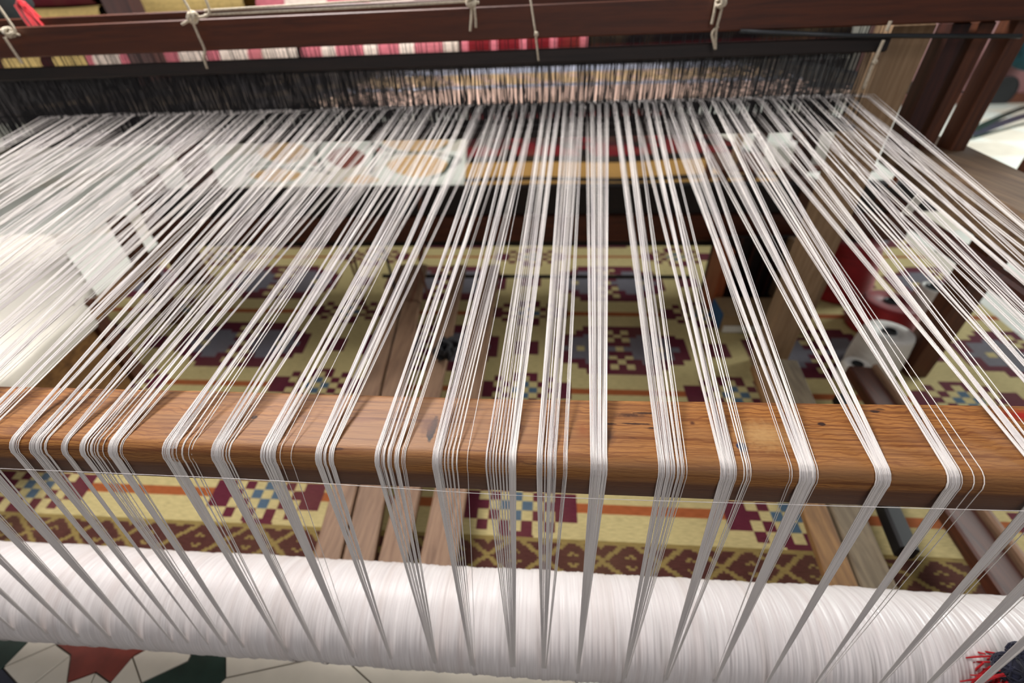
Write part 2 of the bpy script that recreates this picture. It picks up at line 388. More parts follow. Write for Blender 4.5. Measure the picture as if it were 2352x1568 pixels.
# far medallion of cut stone: tan petals, green bands, maroon heart
def petal(cx, cy, rx, ry, mat, z=.0006):
    c = onz(cx, cy)[:2]; a = onz(cx+rx, cy)[:2]-c; b = onz(cx, cy-ry)[:2]-c
    poly = [c+a*math.copysign(abs(math.cos(t_))**1.15, math.cos(t_))+b*math.sin(t_)*(1-.25*abs(math.cos(t_))) for t_ in np.linspace(0, 2*math.pi, 18, endpoint=False)]
    V, Fc = prism(poly, -.006, z, 0); return mesh('tile', V, Fc, M[mat], floor)
for a in [(652, 347, 62, 24, 'tan_t'), (955, 326, 78, 20, 'tan_t'), (960, 379, 72, 25, 'tan_t'), (635, 402, 62, 15, 'tan_t'), (795, 360, 46, 24, 'maroon_t'), (830, 412, 40, 10, 'tan_t'),
          (790, 318, 40, 8, 'tan_t'), (870, 345, 9, 6, 'maroon_t'), (720, 375, 9, 5, 'maroon_t'), (432, 352, 26, 28, 'maroon_t')]: petal(*a)
for pts in [[(575, 378), (640, 372), (712, 352), (735, 320)], [(560, 402), (600, 388), (690, 386), (760, 398)], [(865, 330), (900, 347), (985, 350), (1055, 318)],
            [(880, 362), (940, 348), (1050, 362), (1036, 385)], [(735, 325), (728, 352), (745, 392)], [(855, 322), (862, 360), (850, 398)], [(1040, 362), (1020, 395), (990, 408)], [(585, 330), (700, 326), (730, 322)]]:
    strip(pts, .05, 'green_t', -.0002)

# ------------------------------------------------------------------ kilim on the floor
CREAM, MAROON, ORANGE, GREY, BLUE = map(lin, [(204, 188, 134), (100, 42, 56), (168, 94, 54), (118, 116, 124), (84, 108, 128)])
BROWN, OLIVE = lin((86, 52, 46)), lin((146, 126, 76))
def colored(name, V, Q, cols, mat, parent=None, base=None, **props):
    o = quads(name, V, Q, mat, parent, False, base, **props); me = o.data
    at = me.color_attributes.new('pattern', 'FLOAT_COLOR', 'CORNER')
    C = np.ones((len(Q), 4, 4), np.float32); C[:, :, :3] = np.asarray(cols)[:, None, :]
    at.data.foreach_set('color', C.ravel()); return o
def pattern(u, v):
    """u along the rug from a small cross centre, v from an orange stripe (metres)"""
    if v < -.105:                                   # diamond lattice border
        w = v+.105; a = ((u+w*1.35)/.172) % 1; b = ((u-w*1.35)/.172) % 1
        if w > -.012: return OLIVE
        if a < .065 or a > .935 or b < .065 or b > .935: return OLIVE
        if max(abs(a-.5), abs(b-.5)) < .2 and max(abs(a-.5), abs(b-.5)) > .13 and abs(a-b) > .12: return OLIVE
        return BROWN
    cw, ch = .0358, .6/18
    c = abs(int(math.floor(u/cw+.5))); c = c % 24; c = min(c, 24-c)
    rr = int(math.floor(v/ch+.5)) % 18; rr = min(rr, 18-rr); dc = 12-c
    if rr <= 3:
        wid = [5, 5, 3, 1][rr]
        if c <= wid:
            if c <= 3 and rr <= 2: return [[CREAM, BLUE, CREAM, MAROON], [BLUE, CREAM, MAROON, CREAM], [CREAM, MAROON, CREAM, MAROON]][rr][c]
            return MAROON
        if rr == 0: return ORANGE
        return CREAM
    if rr == 4: return MAROON if dc <= 4 else CREAM
    if rr == 5: return (CREAM if dc == 1 else MAROON) if dc <= 5 else CREAM
    if rr == 6: return (CREAM if dc == 0 else GREY if 3 <= dc <= 4 else MAROON) if dc <= 7 else CREAM
    if rr == 7: return (CREAM if dc == 1 else GREY if 2 <= dc <= 6 else MAROON) if dc <= 8 else CREAM
    if rr == 8: return (GREY if 2 <= dc <= 6 else MAROON) if dc <= 8 else (MAROON if c <= 1 else CREAM)
    return (CREAM if dc in (0, 5) else GREY if 1 <= dc <= 7 else MAROON) if dc <= 8 else (MAROON if c <= 1 else CREAM)
def flat_grid(u0, u1, v0, v1, step, fmap, fcol, z, amp=0):
    nu = int((u1-u0)/step); nv = int((v1-v0)/step)
    us = np.linspace(u0, u1, nu+1); vs = np.linspace(v0, v1, nv+1)
    V = [(*fmap(u, v), z+amp*math.sin(u*5+v*3)*math.sin(v*4-u)) for v in vs for u in us]
    Q = [(j*(nu+1)+i, j*(nu+1)+i+1, (j+1)*(nu+1)+i+1, (j+1)*(nu+1)+i) for j in range(nv) for i in range(nu)]
    cols = [fcol((us[i]+us[i+1])/2, (vs[j]+vs[j+1])/2) for j in range(nv) for i in range(nu)]
    return V, Q, cols
def rugmap(u, v):
    Y = float(np.interp(v, [-.6, 0, .6, 1.2, 1.8, 2.4], [.22, .82, 1.372, 1.975, 2.66, 3.34]))
    fl = .15 if u < 0 else .02+.05*min(1, u/2)
    return (-.08+u*(1+fl*(Y-.82)), Y)
V, Q, cols = flat_grid(-2.1, 2.16, -.1, 2.10, .0119, rugmap, pattern, .009, .0012)
# a thin edge all round gives the rug its thickness
rug = colored('kilim_rug', V, Q, cols, M['rug'], base=(0, 1.9, 0))
md = rug.modifiers.new('thickness', 'SOLIDIFY'); md.thickness = .007; md.offset = -1
V, Q, cols = flat_grid(-2.1, 2.16, -.38, -.1, .0065, rugmap, pattern, .009, .0012)
bd = colored('border', V, Q, cols, M['rug'], rug, label='brown border with a cream diamond lattice'); md = bd.modifiers.new('thickness', 'SOLIDIFY'); md.thickness = .007; md.offset = -1
tag(rug, 'cream flatwoven rug with maroon and grey stepped medallions and orange stripes lying under the loom', 'rug')
GOLD, RED, DKRED, BLK = map(lin, [(178, 136, 76), (112, 26, 32), (62, 24, 28), (22, 15, 16)])
def redpat(u, v):
    if v < .10: return GOLD
    if v < .22: return BLK
    if v < .75: return GOLD
    if v < 1.05: return BLK
    w = (v-1.05) % 1.1
    if w > .98: return GOLD
    k = int(u/.14)+int(w/.3)
    return (RED if w < .45 else DKRED) if k % 3 else (BLK if k % 2 else RED)
p0 = onz(1072, 428)
V, Q, cols = flat_grid(0, 3.1, 0, 4.2, .045, lambda u, v: (p0[0]-.02-v*.14+u*(1+.02*v), p0[1]+v+.04*math.sin(u*3.1)), redpat, .010, .004)
rr_ = colored('red_carpet', V, Q, cols, M['redrug'], base=(p0[0]+1.5, p0[1]+2, 0)); md = rr_.modifiers.new('thickness', 'SOLIDIFY'); md.thickness = .008; md.offset = -1
tag(rr_, 'dark red patterned carpet with golden end band on the floor beyond the loom', 'carpet')

# ------------------------------------------------------------------ the loom frame
loom = empty('loom', (-.3, 1.2, 0), 'large wooden floor loom with a rounded pine back beam and red-brown overhead beams', 'loom')
# back beam: rounded pine section swept along X with slight unevenness
BY0, BY1, BZ0, BZ1, BR = .357, .476, .766, .8350, .021
sec = []
for a in np.linspace(180, 90, 9): sec.append((BY0+BR+BR*math.cos(math.radians(a)), BZ1-BR+BR*math.sin(math.radians(a))))
for k in np.linspace(.15, .88, 6): sec.append((BY0+BR+(BY1-BY0-BR)*k, BZ1+.0016*math.sin(math.pi*k)))
for a in np.linspace(90, 0, 4): sec.append((BY1-.007+.007*math.cos(math.radians(a)), BZ1-.007+.007*math.sin(math.radians(a))))
sec += [(BY1, BZ0+.006), (BY1-.006, BZ0), (BY0+.006, BZ0), (BY0+.0015, BZ0+.005)]
xs = np.linspace(-2.3, 1.62, 260); V = []; n = len(sec)
for x in xs:
    w = .0012*math.sin(x*9.1)+.0008*math.sin(x*23+1); kn = .0004*math.exp(-((x+.15)/.05)**2)
    for (y, z) in sec: V.append((x, y-(kn+w*.5 if y < .40 and z < .83 else 0)+(.002+.018*max(0, min(x, 1)))*(y > .39)*(y-.39)/.086, z+w*.4))
Q = [(i*n+j, (i+1)*n+j, (i+1)*n+(j+1) % n, i*n+(j+1) % n) for i in range(len(xs)-1) for j in range(n)]
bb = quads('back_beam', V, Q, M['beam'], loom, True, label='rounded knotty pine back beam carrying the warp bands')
def part(name, vf, mat, parent=loom, **kw): return mesh(name, vf[0], vf[1], M[mat], parent, **kw)
# overhead beams
part('upper_beam', boxvf((-3.1, 1.46, 1.247), (1.62, 1.51, 1.322), .003), 'redwood')
part('upper_beam', boxvf((-3.1, 1.60, 1.262), (1.62, 1.65, 1.345), .003), 'redwood')
# posts on the right
part('side_post', boxvf((.925, 1.52, .0), (1.035, 1.60, 1.246), .004), 'palewood', label='pale grey-brown wooden side post')
part('side_post', boxvf((1.065, 1.50, .925), (1.108, 1.56, 1.246), .004), 'darkwood_z', label='dark brown side post')
part('brace_lath', beamvf((1.245, 1.62, 1.25), (1.19, 1.62, .78), .014, .02), 'orangewood_z', label='narrow orange-brown lath')
part('side_post', boxvf((1.13, 1.50, .925), (1.168, 1.56, 1.246), .004), 'redwood_z')
part('side_post', boxvf((1.205, 1.48, .925), (1.245, 1.54, 1.34), .004), 'redwood_z', label='red-brown end post')
part('side_rail', beamvf((.965, .46, .885), (1.245, 1.68, .885), .17, .09), 'railwood', label='grey-brown side rail')
part('side_rail', beamvf((.93, .478, .80), (1.06, 1.46, .80), .03, .04), 'darkwood_z', label='dark inner side rail')
part('side_rail', beamvf((-1.685, .55, .36), (-2.19, 2.62, .36), .055, .055), 'goldwood', label='golden brown low side rail on the left')
part('floor_rail', beamvf((1.17, .42, .085), (1.28, 1.45, .085), .085, .05), 'brownrail', label='red-brown floor rail')
part('floor_rail', beamvf((1.235, .42, .10), (1.335, 1.45, .10), .02, .05), 'treadle')
for (x, y, h) in [(-2.03, 1.86, .60), (-1.90, 1.40, .42), (-2.16, 2.30, .70)]:
    part('leg', boxvf((x-.03, y-.03, 0), (x+.03, y+.03, h), .004), 'redwood_z')
for x in (-2.28, 1.60):
    part('leg', boxvf((x-.04, .37, 0), (x+.04, .46, BZ0), .004), 'railwood')
for x in (-3.02, 1.58):
    part('leg', boxvf((x-.04, 1.51, 0), (x+.04, 1.60, 1.40), .004), 'redwood_z')
# low cross beams in front of the far floor
part('cross_beam_or_shade_strip', boxvf((-2.30, 2.27, .445), (2.16, 2.34, .585), .004), 'blackwood', label='blackened cross board')
part('cross_beam_or_shade_strip', boxvf((-2.30, 2.25, .300), (1.84, 2.33, .440), .004), 'redwood', label='red-brown low cross beam')
part('cross_beam_or_shade_strip', boxvf((-2.30, 2.33, .235), (1.72, 2.38, .300), .004), 'blackwood', label='narrow black strip standing for the shade under the low cross beam')  # dark strip added as the shadow below the red-brown beam
for x in (-2.26, 1.29): part('leg', boxvf((x-.04, 2.26, 0), (x+.04, 2.36, .60), .004), 'redwood_z')
# treadles: long boards side by side under the warp
def treadle(a, b, w0, mat='treadle', y1=2.24, **kw):
    return part('treadle', beamvf((a, .50, .105), (b, y1, .15), w0, .028, .004), mat, **kw)
treadle(-.585, -.83, .078); treadle(-.495, -.735, .088); treadle(-.405, -.50, .078); treadle(-.282, -.315, .100)
treadle(.755, .85, .070, 'treadle_tan', 1.38, label='tan treadle board'); treadle(.838, .96, .086, 'treadle_grey', 1.42, label='weathered grey treadle board')
part('treadle_rod', beamvf((-.95, 2.20, .11), (.80, 2.20, .11), .02, .02), 'blackwood')
part('pedal_block', beamvf((.968, .66, .12), (1.10, 1.25, .12), .045, .05), 'black', label='black pedal block')
# iron rod at the harness height
rod = mesh('iron_rod', *tubevf([ony(1700, 72, 1.455), ony(1950, 82, 1.455), ony(2345, 83, 1.455)], .0055, 10), M['iron'], loom, smooth=True, label='thin dark iron rod')

# ------------------------------------------------------------------ warp roller
roll = empty('warp_roller', (-.25, .391, 0), 'thick roller wound with glossy white cotton warp, along the bottom below the back beam', 'yarn roller')
RC = (.391, .251); RR = .0985
xs = np.arange(-1.95, 1.40, .0017); nk = 64
nz = np.zeros(len(xs))
for fr, am in ((900, .00035), (430, .0004), (170, .0005), (60, .0006), (17, .0008)): nz += am*np.sin(xs*fr+rng.uniform(0, 6)+1.5*np.sin(xs*fr*.13))
nz += rng.normal(0, .00022, len(xs)) - .010*np.clip((xs-.95)/.35, 0, 1)**2
ang = np.linspace(0, 2*math.pi, nk, endpoint=False)
Rr = (RR+nz)[:, None]+.0006*np.sin(ang[None, :]*3+xs[:, None]*11)
V = np.stack([np.repeat(xs[:, None], nk, 1), RC[0]+Rr*np.cos(ang), RC[1]+Rr*np.sin(ang)], 2).reshape(-1, 3)
i = np.arange(len(xs)-1)[:, None]*nk; j = np.arange(nk)[None, :]
Q = np.stack([i+j, i+(j+1) % nk, i+nk+(j+1) % nk, i+nk+j], 2).reshape(-1, 4)
wy = quads('wound_yarn', V, Q, M['roller'], roll, True, label='tightly wound glossy white cotton')
core = lathe([(.05, 0), (.052, .01), (.052, 3.55), (.05, 3.56)], (-2.08, RC[0], RC[1]), (1, 0, 0), 24)
mesh('wooden_core', *core, M['railwood'], roll, smooth=True)
for x in (-1.97, 1.40):
    fl = lathe([(.06, 0), (.135, .002), (.14, .006), (.14, .022), (.135, .026), (.06, .028)], (x, RC[0], RC[1]), (1, 0, 0), 40)
    mesh('flange', *fl, M['railwood'], roll)
for x in (-2.06, 1.46): part('roller_bracket', boxvf((x-.03, .37, 0), (x+.03, .43, .30), .004), 'railwood')

# ------------------------------------------------------------------ warp bands
SP = [[(-8, 3, 12), (8, 9, 3), (13, 14, 2)], [(40, 64, 20), (68, 70, 3), (76, 77, 2), (80, 81, 2)], [(120, 124, 7), (127, 132, 9)],
 [(165, 176, 11), (181, 183, 3), (188, 193, 6), (199, 200, 2), (206, 207, 2), (219, 220, 2)], [(232, 254, 21), (261, 262, 3), (265, 265, 1)],
 [(362, 370, 8), (373, 382, 9), (386, 397, 9), (410, 412, 2), (425, 426, 2), (433, 434, 1)], [(480, 502, 20), (507, 508, 3), (514, 515, 3), (521, 523, 2)],
 [(597, 606, 8), (608, 618, 9), (620, 631, 9), (643, 643, 1), (669, 669, 1)], [(726, 740, 13), (744, 750, 5), (757, 768, 10)],
 [(863, 874, 10), (880, 886, 5), (893, 896, 3), (898, 902, 2), (909, 918, 8), (926, 927, 1), (930, 933, 2)],
 [(997, 1010, 13), (1013, 1017, 4), (1023, 1025, 2), (1031, 1033, 2), (1040, 1043, 3), (1051, 1053, 2), (1076, 1076, 1)],
 [(1118, 1121, 3), (1126, 1128, 2), (1133, 1135, 2), (1140, 1142, 2), (1148, 1150, 2), (1156, 1158, 2), (1163, 1166, 3), (1170, 1186, 14)],
 [(1234, 1246, 12), (1251, 1253, 2), (1258, 1268, 9), (1272, 1277, 4), (1294, 1297, 2), (1300, 1302, 2)], [(1355, 1392, 30)],
 [(1506, 1519, 12), (1522, 1530, 6), (1534, 1542, 7), (1547, 1551, 3), (1556, 1558, 2), (1562, 1563, 1), (1568, 1569, 1)],
 [(1642, 1666, 20), (1668, 1676, 6), (1693, 1694, 2), (1699, 1700, 2), (1704, 1705, 1), (1708, 1709, 1)],
 [(1793, 1794, 1), (1797, 1798, 1), (1813, 1846, 27), (1849, 1850, 1), (1853, 1853, 1)], [(1978, 1984, 4), (1985, 2011, 24)],
 [(2131, 2156, 26), (2160, 2160, 1), (2187, 2188, 1), (2206, 2207, 1)], [(2324, 2352, 24), (2358, 2360, 3), (2375, 2376, 2)]]
def bx(x): return onz(x, 1050, .826)[0]
bands = []
for sp in SP:
    xb = np.sort(np.concatenate([np.linspace(bx(a), bx(b), k)+rng.normal(0, .0002, k) for a, b, k in sp])); bands.append(xb)
def generic(c):
    w = random.uniform(.016, .028); k = random.randint(22, 28)
    xb = np.concatenate([np.linspace(c-w/2, c+w/2, k-3), c+w/2+np.sort(rng.uniform(.002, .012, 3))]); return np.sort(xb)
left0 = bands[0].mean()
NL = 12
lefts = [generic(left0-.0725*(NL-k)) for k in range(NL)]
right0 = bands[-1].mean(); rights = [generic(right0+.0745*(k+1)) for k in range(4)]
allb = lefts+bands+rights
cent = [b.mean() for b in allb]
tA = math.radians(186)
HY = 1.47
def warp_band(xb, xc, lo, hi, seed):
    g = np.random.default_rng(seed); n = len(xb)
    # evenly spread in the heddles but gathered in little clusters
    u = (np.arange(n)+.5)/n; u = u+.35/n*np.sin(np.arange(n)*2.1+seed); xh = lo+(hi-lo)*u
    zh = 1.058+np.array([-.026, .024])[((np.arange(n)+g.integers(0, 3))//g.integers(5, 9)+seed) % 2]+g.normal(0, .003, n)
    xr = xc+(xb-xc)*.15+g.normal(0, .0005, n)
    rad = .00050*g.uniform(.85, 1.2, n)
    rows = []
    rt = RR+.0012
    for a, fx in ((232, .4), (214, .25), (198, .1), (187, 0)):
        an = math.radians(a); rows.append((xr*(1-0)+0, np.full(n, RC[0]+rt*math.cos(an)), np.full(n, RC[1]+rt*math.sin(an))))
    y1, z1 = rows[-1][1], rows[-1][2]
    ya, za = BY0-.0012, BZ1-BR-.012
    for k in (.33, .66): rows.append((xr+(xb-xr)*k, y1+(ya-y1)*k, z1+(za-z1)*k))
    lay = g.integers(0, 2, n)*.0008
    for a in (188, 170, 150, 130, 112, 102):
        an = math.radians(a); rq = BR+.0007+lay
        rows.append((xb, BY0+BR+rq*math.cos(an), BZ1-BR+rq*math.sin(an)+0*xb))
    y2, z2 = rows[-1][1], rows[-1][2]
    for k in (.1, .35, .7, 1.0): rows.append((xb+(xh-xb)*k, y2+(HY-y2)*k, z2+(zh-z2)*k))
    rows.append((xh, np.full(n, 1.55), 1.060+(zh-1.058)*.6)); rows.append((xh, np.full(n, 1.66), np.full(n, 1.0605)+(zh-1.058)*.1))
    P = np.stack([np.stack(np.broadcast_arrays(*r_), 1) for r_ in rows], 1)      # n, m, 3
    m = P.shape[1]; T = np.gradient(P, axis=1); T /= np.linalg.norm(T, axis=2)[..., None]
    s = np.array([1., 0, 0])-T*T[..., :1]; s /= np.linalg.norm(s, axis=2)[..., None]; q = np.cross(T, s)
    K = 5; an = 2*math.pi*np.arange(K)/K
    Vv = P[:, :, None]+(s[:, :, None]*np.cos(an)[None, None, :, None]+q[:, :, None]*np.sin(an)[None, None, :, None])*rad[:, None, None, None]
    idx = np.arange(n*m*K).reshape(n, m, K); a0 = idx[:, :-1]; a1 = idx[:, 1:]
    Qd = np.stack([a0, np.roll(a0, -1, 2), np.roll(a1, -1, 2), a1], 4-1).reshape(-1, 4)
    return Vv.reshape(-1, 3), Qd
ORD = ['first', 'second', 'third', 'fourth', 'fifth', 'sixth', 'seventh', 'eighth', 'ninth', 'tenth', 'eleventh', 'twelfth', 'thirteenth', 'fourteenth', 'fifteenth', 'sixteenth', 'seventeenth', 'eighteenth', 'nineteenth', 'twentieth']
SPECIAL = {9: 'just left of the dark knot', 10: 'touching the dark knot', 13: 'dense and flat', 14: 'right of the scratches',
           15: 'left of the ink spot', 16: 'right of the ink spot', 12: 'hanging straight down', 2: 'the thinnest one'}
for bi, xb in enumerate(allb):
    lo = (cent[bi-1]+cent[bi])/2 if bi else cent[0]-.036; hi = (cent[bi]+cent[bi+1])/2 if bi < len(allb)-1 else cent[-1]+.036
    # the heddles space the bands evenly
    ev = lambda k: cent[0]+(cent[-1]-cent[0])*k/(len(cent)-1)
    lo = .35*lo+.65*ev(bi-.5); hi = .35*hi+.65*ev(bi+.5); mid = (lo+hi)/2; lo = mid+(lo-mid)*.94; hi = mid+(hi-mid)*.94
    V, Q = warp_band(xb, cent[bi], lo+.002, hi-.002, bi+11)
    o = quads('warp_band', V, Q, M['yarn'], base=(cent[bi], BY0, 0))
    k = bi-NL
    if k < 0: lab = f'white warp band at far left, {ORD[NL-1-bi]} outward of those over the visible beam'
    elif k >= 20: lab = f'white warp band at far right, {ORD[k-20]} outward of those over the visible beam'
    else: lab = f'white warp band, {ORD[k]} from left over the beam' + (', '+SPECIAL[k] if k in SPECIAL else '')
    tag(o, lab, 'yarn band', 'bands of white warp thread stretched over the loom')
lt = smooth_path([ony(-60, 1073, .340), ony(600, 1102, .338), ony(1200, 1138, .338), ony(1800, 1158, .338), ony(2420, 1175, .340)], 14)
tag(mesh('loose_thread', *tubevf(lt, .00045, 5), M['yarn'], smooth=True), 'single thin white thread running sideways along the lower edge of the pine beam', 'thread')

# ------------------------------------------------------------------ heddle frames
for k, (y, zt, zb) in enumerate([(1.475, 1.188, 1.010), (1.525, 1.185, 1.018), (1.575, 1.182, 1.012), (1.63, 1.18, 1.02)]):
    fr = empty('heddle_frame', (-.4, y, zb), ['nearest', 'second', 'third', 'farthest'][k]+' of the four black heddle frames hanging under the red-brown beams', 'heddle frame', 'black heddle frames of the loom')
    xa, xe = -1.86, .90
    part('top_bar', boxvf((xa, y-.008, zt), (xe, y+.008, zt+.034), .003), 'blackwood', fr)
    part('bottom_bar', boxvf((xa, y-.005, zb-.018), (xe, y+.005, zb), .002), 'blackwood', fr)
    vfs = []; x = xa+.01; Vs = []; Qs = []; off = 0
    g = np.random.default_rng(50+k)
    while x < xe-.01:
        dens = 1.0+.9*max(0, min(1, (-.35-x)/.7))
        yy = y+g.normal(0, .004); w = g.uniform(.0007, .0012); b = g.normal(0, .004); mz = 1.058+g.normal(0, .01)
        pth = [(x, y, 1.247 if k == 0 and g.random() < .5 else zt), (x+b, yy, mz+.016), (x+b, yy, mz-.014), (x+g.normal(0, .003), y, zb-.004)]
        w0 = w
        for si, (p_, q_) in enumerate(zip(pth[:-1], pth[1:])):
            a = np.array(p_); c = np.array(q_); w = w0*(2.1 if si == 1 else 1)
            Vs += [a+(-w, 0, 0), a+(0, -w, 0), a+(w, 0, 0), a+(0, w, 0), c+(-w, 0, 0), c+(0, -w, 0), c+(w, 0, 0), c+(0, w, 0)]
            Qs += [(off+i_, off+(i_+1) % 4, off+4+(i_+1) % 4, off+4+i_) for i_ in range(4)]; off += 8
        x += g.uniform(.0045, .0105)/dens
    quads('heddles', np.array(Vs), np.array(Qs), M['heddle'], fr, False, kind='stuff')

# ------------------------------------------------------------------ cloth on the far side of the heddles
PK, WB, TN, DK, DK2 = map(lin, [(176, 148, 134), (150, 154, 170), (172, 144, 108), (60, 44, 44), (20, 17, 19)])
def clothpat(u, v):
    if u < -.42-.55*random.random()**2 or u > .45+.6*random.random()**1.5: return DK2  # left end darkened as painted shade, right end dithered to match
    if v < .40: return PK
    if v < .50: return WB if (int(u/.03)+int(v/.03)) % 3 else DK
    if v < .95: return TN if (int(u/.05)+int(v/.12)) % 4 else PK
    return WB
V, Q, cols = flat_grid(-2.2, 1.3, 0, 1.24, .012, lambda u, v: (u, 1.655+v), clothpat, 1.062, .0006)
cl = colored('woven_cloth', V, Q, cols, M['cloth'], base=(0, 1.8, 1.06)); md = cl.modifiers.new('thickness', 'SOLIDIFY'); md.thickness = .003
tag(cl, 'pinkish tan woven cloth stretched behind the black heddles', 'cloth')
part('breast_beam', boxvf((-2.4, 2.90, .98), (1.6, 2.98, 1.058), .006), 'blackwood')
for x in (-2.36, 1.56): part('leg', boxvf((x-.04, 2.90, 0), (x+.04, 2.98, .98), .004), 'darkwood_z')

# ------------------------------------------------------------------ table of folded rugs at the far left
tb = empty('table', (-2.1, 3.9, 0), 'long dark wooden table carrying folded rugs behind the loom', 'table')
part('table_top', boxvf((-6.2, 3.5, 1.02), (1.95, 4.3, 1.05), .006), 'blackwood', tb)
part('apron', boxvf((-6.1, 3.54, .74), (1.90, 3.58, 1.02), .004), 'blackwood', tb)
for x in (-6.0, 1.84):
    for y in (3.60, 4.22): part('leg', boxvf((x-.04, y-.04, 0), (x+.04, y+.04, 1.02), .004), 'darkwood_z', tb)
def folded(name, x0, x1, z0, z1, y0, cols_, label):
    """folded textile: rounded front fold, wavy top; colour stripes woven across"""
    V = []; Q = []; cs = []; nx = int((x1-x0)/.05); prof = []
    h = (z1-z0)/2
    for a in np.linspace(-90, -270, 9): prof.append((y0+h+h*math.cos(math.radians(a)), z0+h+h*math.sin(math.radians(a))))
    prof = [(y0+.55, z0)]+prof+[(y0+.55, z1)]; n = len(prof)
    for i_ in range(nx+1):
        x = x0+(x1-x0)*i_/nx; w = .006*math.sin(x*5+z0*40)
        V += [(x, y+w, z+.004*math.sin(x*7+z0*30)*(z > z0+.01)) for y, z in prof]
    for i_ in range(nx):
        for j_ in range(n): Q.append((i_*n+j_, i_*n+(j_+1) % n, (i_+1)*n+(j_+1) % n, (i_+1)*n+j_)); cs.append(cols_(x0+(x1-x0)*(i_+.5)/nx, j_/n))
    o = colored(name, V, Q, cs, M['redrug'], base=((x0+x1)/2, y0, z0)); tag(o, label, 'folded rug', 'folded rugs stacked on the table'); return o
TAN2, YEL, PINK, PMAR, WHT = map(lin, [(214, 186, 120), (226, 200, 120), (200, 112, 122), (92, 30, 40), (232, 214, 200)])
folded('folded_rug', -5.6, -3.35, 1.052, 1.20, 3.52, lambda x, s: TAN2 if int(x/.1) % 4 else DKRED, 'tan folded rug with thin dark bars, lowest at the left end of the table')
folded('folded_rug', -3.33, -1.75, 1.052, 1.20, 3.50, lambda x, s: WHT if int(x/.11) % 3 else PINK, 'white and pink folded rug at the middle of the table')
folded('folded_rug', -1.73, -.62, 1.052, 1.20, 3.52, lambda x, s: PINK if int(x/.1) % 3 else WHT, 'pink and white banded folded rug right of the middle of the table')
folded('folded_rug', -.60, .25, 1.052, 1.20, 3.52, lambda x, s: RED if int(x/.07+9) % 3 else PINK, 'red and pink folded rug right of the pink and white one')
folded('folded_rug', .27, 1.9, 1.052, 1.21, 3.50, lambda x, s: DKRED if int(s*9) % 4 else BLK, 'very dark red folded rug at the right end of the table')
folded('folded_rug', -5.7, -3.3, 1.202, 1.25, 3.54, lambda x, s: PMAR if s > .4 else BLUE, 'maroon folded rug with a blue fold, second from the table top at the left')
folded('folded_rug', -5.6, -3.2, 1.256, 1.35, 3.50, lambda x, s: PMAR, 'plain dark maroon folded rug in the left pile')
folded('folded_rug', -5.5, -3.06, 1.356, 1.45, 3.50, lambda x, s: (RED if abs(x+3.9) < .1 else TAN2) if s > .2 else BLK, 'tan folded rug with a small red motif in the left pile')
folded('folded_rug', -5.5, -3.06, 1.456, 1.54, 3.50, lambda x, s: PMAR, 'dark maroon folded rug on top of the left pile')
folded('folded_rug', -3.04, -2.1, 1.202, 1.34, 3.56, lambda x, s: YEL if int(s*9) % 3 else PMAR, 'yellow and maroon folded rug beside the left pile')
folded('folded_rug', -3.04, -2.05, 1.346, 1.50, 3.56, lambda x, s: TAN2, 'thick plain tan folded rug right of the left pile')
folded('folded_rug', -2.00, -.9, 1.202, 1.50, 3.60, lambda x, s: WHT if int(x/.3) % 2 else PINK, 'thick white and pink folded rug at the right of the table')
post = mesh('dark_post', *boxvf((ony(236, 10, 2.98)[0], 2.98, 0), (ony(298, 10, 2.98)[0], 3.08, 1.9), .005), M['darkwood_z']); tag(post, 'dark wooden post standing before the folded rugs at upper left', 'post')
# things on the far overhead beam
def tuft(name, c, length, n, spread, mat, label, cat, dirv=(0, 0, -1), r=.0025):
    vfs = []; g = np.random.default_rng(int(abs(c[0])*1000)); e = empty(name, c, label, cat)
    D = np.array(dirv, float)
    for _ in range(n):
        o_ = g.normal(0, spread*.25, 3); t_ = D+g.normal(0, spread, 3)*6; t_ /= np.linalg.norm(t_)
        p = np.array(c)+o_; vfs.append(tubevf([p, p+t_*length*.5+g.normal(0, .002, 3), p+t_*length], [r, r*1.1, r*.6], 5))
    mesh('yarn_strands', *join(*vfs), M[mat], e, kind='stuff')
    kn = lathe([(.001, -.012), (.008, -.008), (.011, 0), (.008, .008), (.001, .012)], c, (0, 0, 1), 14); mesh('knot', *kn, M[mat], e, smooth=True)
    return e
tuft('red_tassel', ony(48, 8, 1.61), .10, 26, .022, 'redwool', 'bright red wool tassel on the rear overhead beam at upper left', 'tassel', (.55, -.1, -.9), .004)
gc = lathe([(.02, 0), (.06, .02), (.09, .08), (.075, .15), (.03, .19)], ony(15, 60, 1.72), (0.3, 0, 1), 20); o = mesh('grey_cloth_bundle', *gc, M['greycloth'], smooth=True, base=ony(15, 60, 1.72)); tag(o, 'dark grey cloth bundle behind the red tassel at upper left', 'cloth')

# ------------------------------------------------------------------ cord ties on the overhead beam
def cord_tie(pts_list, knot, label, r=.0034, mat='cord', kr=.012, Y=1.447):
    e = empty('cord_tie', ony(*knot, Y), label, 'cord', None)
    for pts in pts_list:
        P = smooth_path([ony(p[0], p[1], Y if len(p) < 3 else p[2]) for p in pts], 6)
        mesh('cord', *tubevf(P, r, 7), M[mat], e, smooth=True)
    c = ony(*knot, Y-.004); g = np.random.default_rng(int(knot[0])+3); loops = []
    for q in range(4):
        a = g.normal(0, 1, 3); a /= np.linalg.norm(a); b = np.cross(a, g.normal(0, 1, 3)); b /= np.linalg.norm(b)
        loops.append(tubevf([c+(a*math.cos(t_)+b*math.sin(t_))*kr+np.array([0, -.002, 0]) for t_ in np.linspace(0, 2*math.pi, 11)], r, 6))
    mesh('knot', *join(*loops), M[mat], e, smooth=True)
    return e
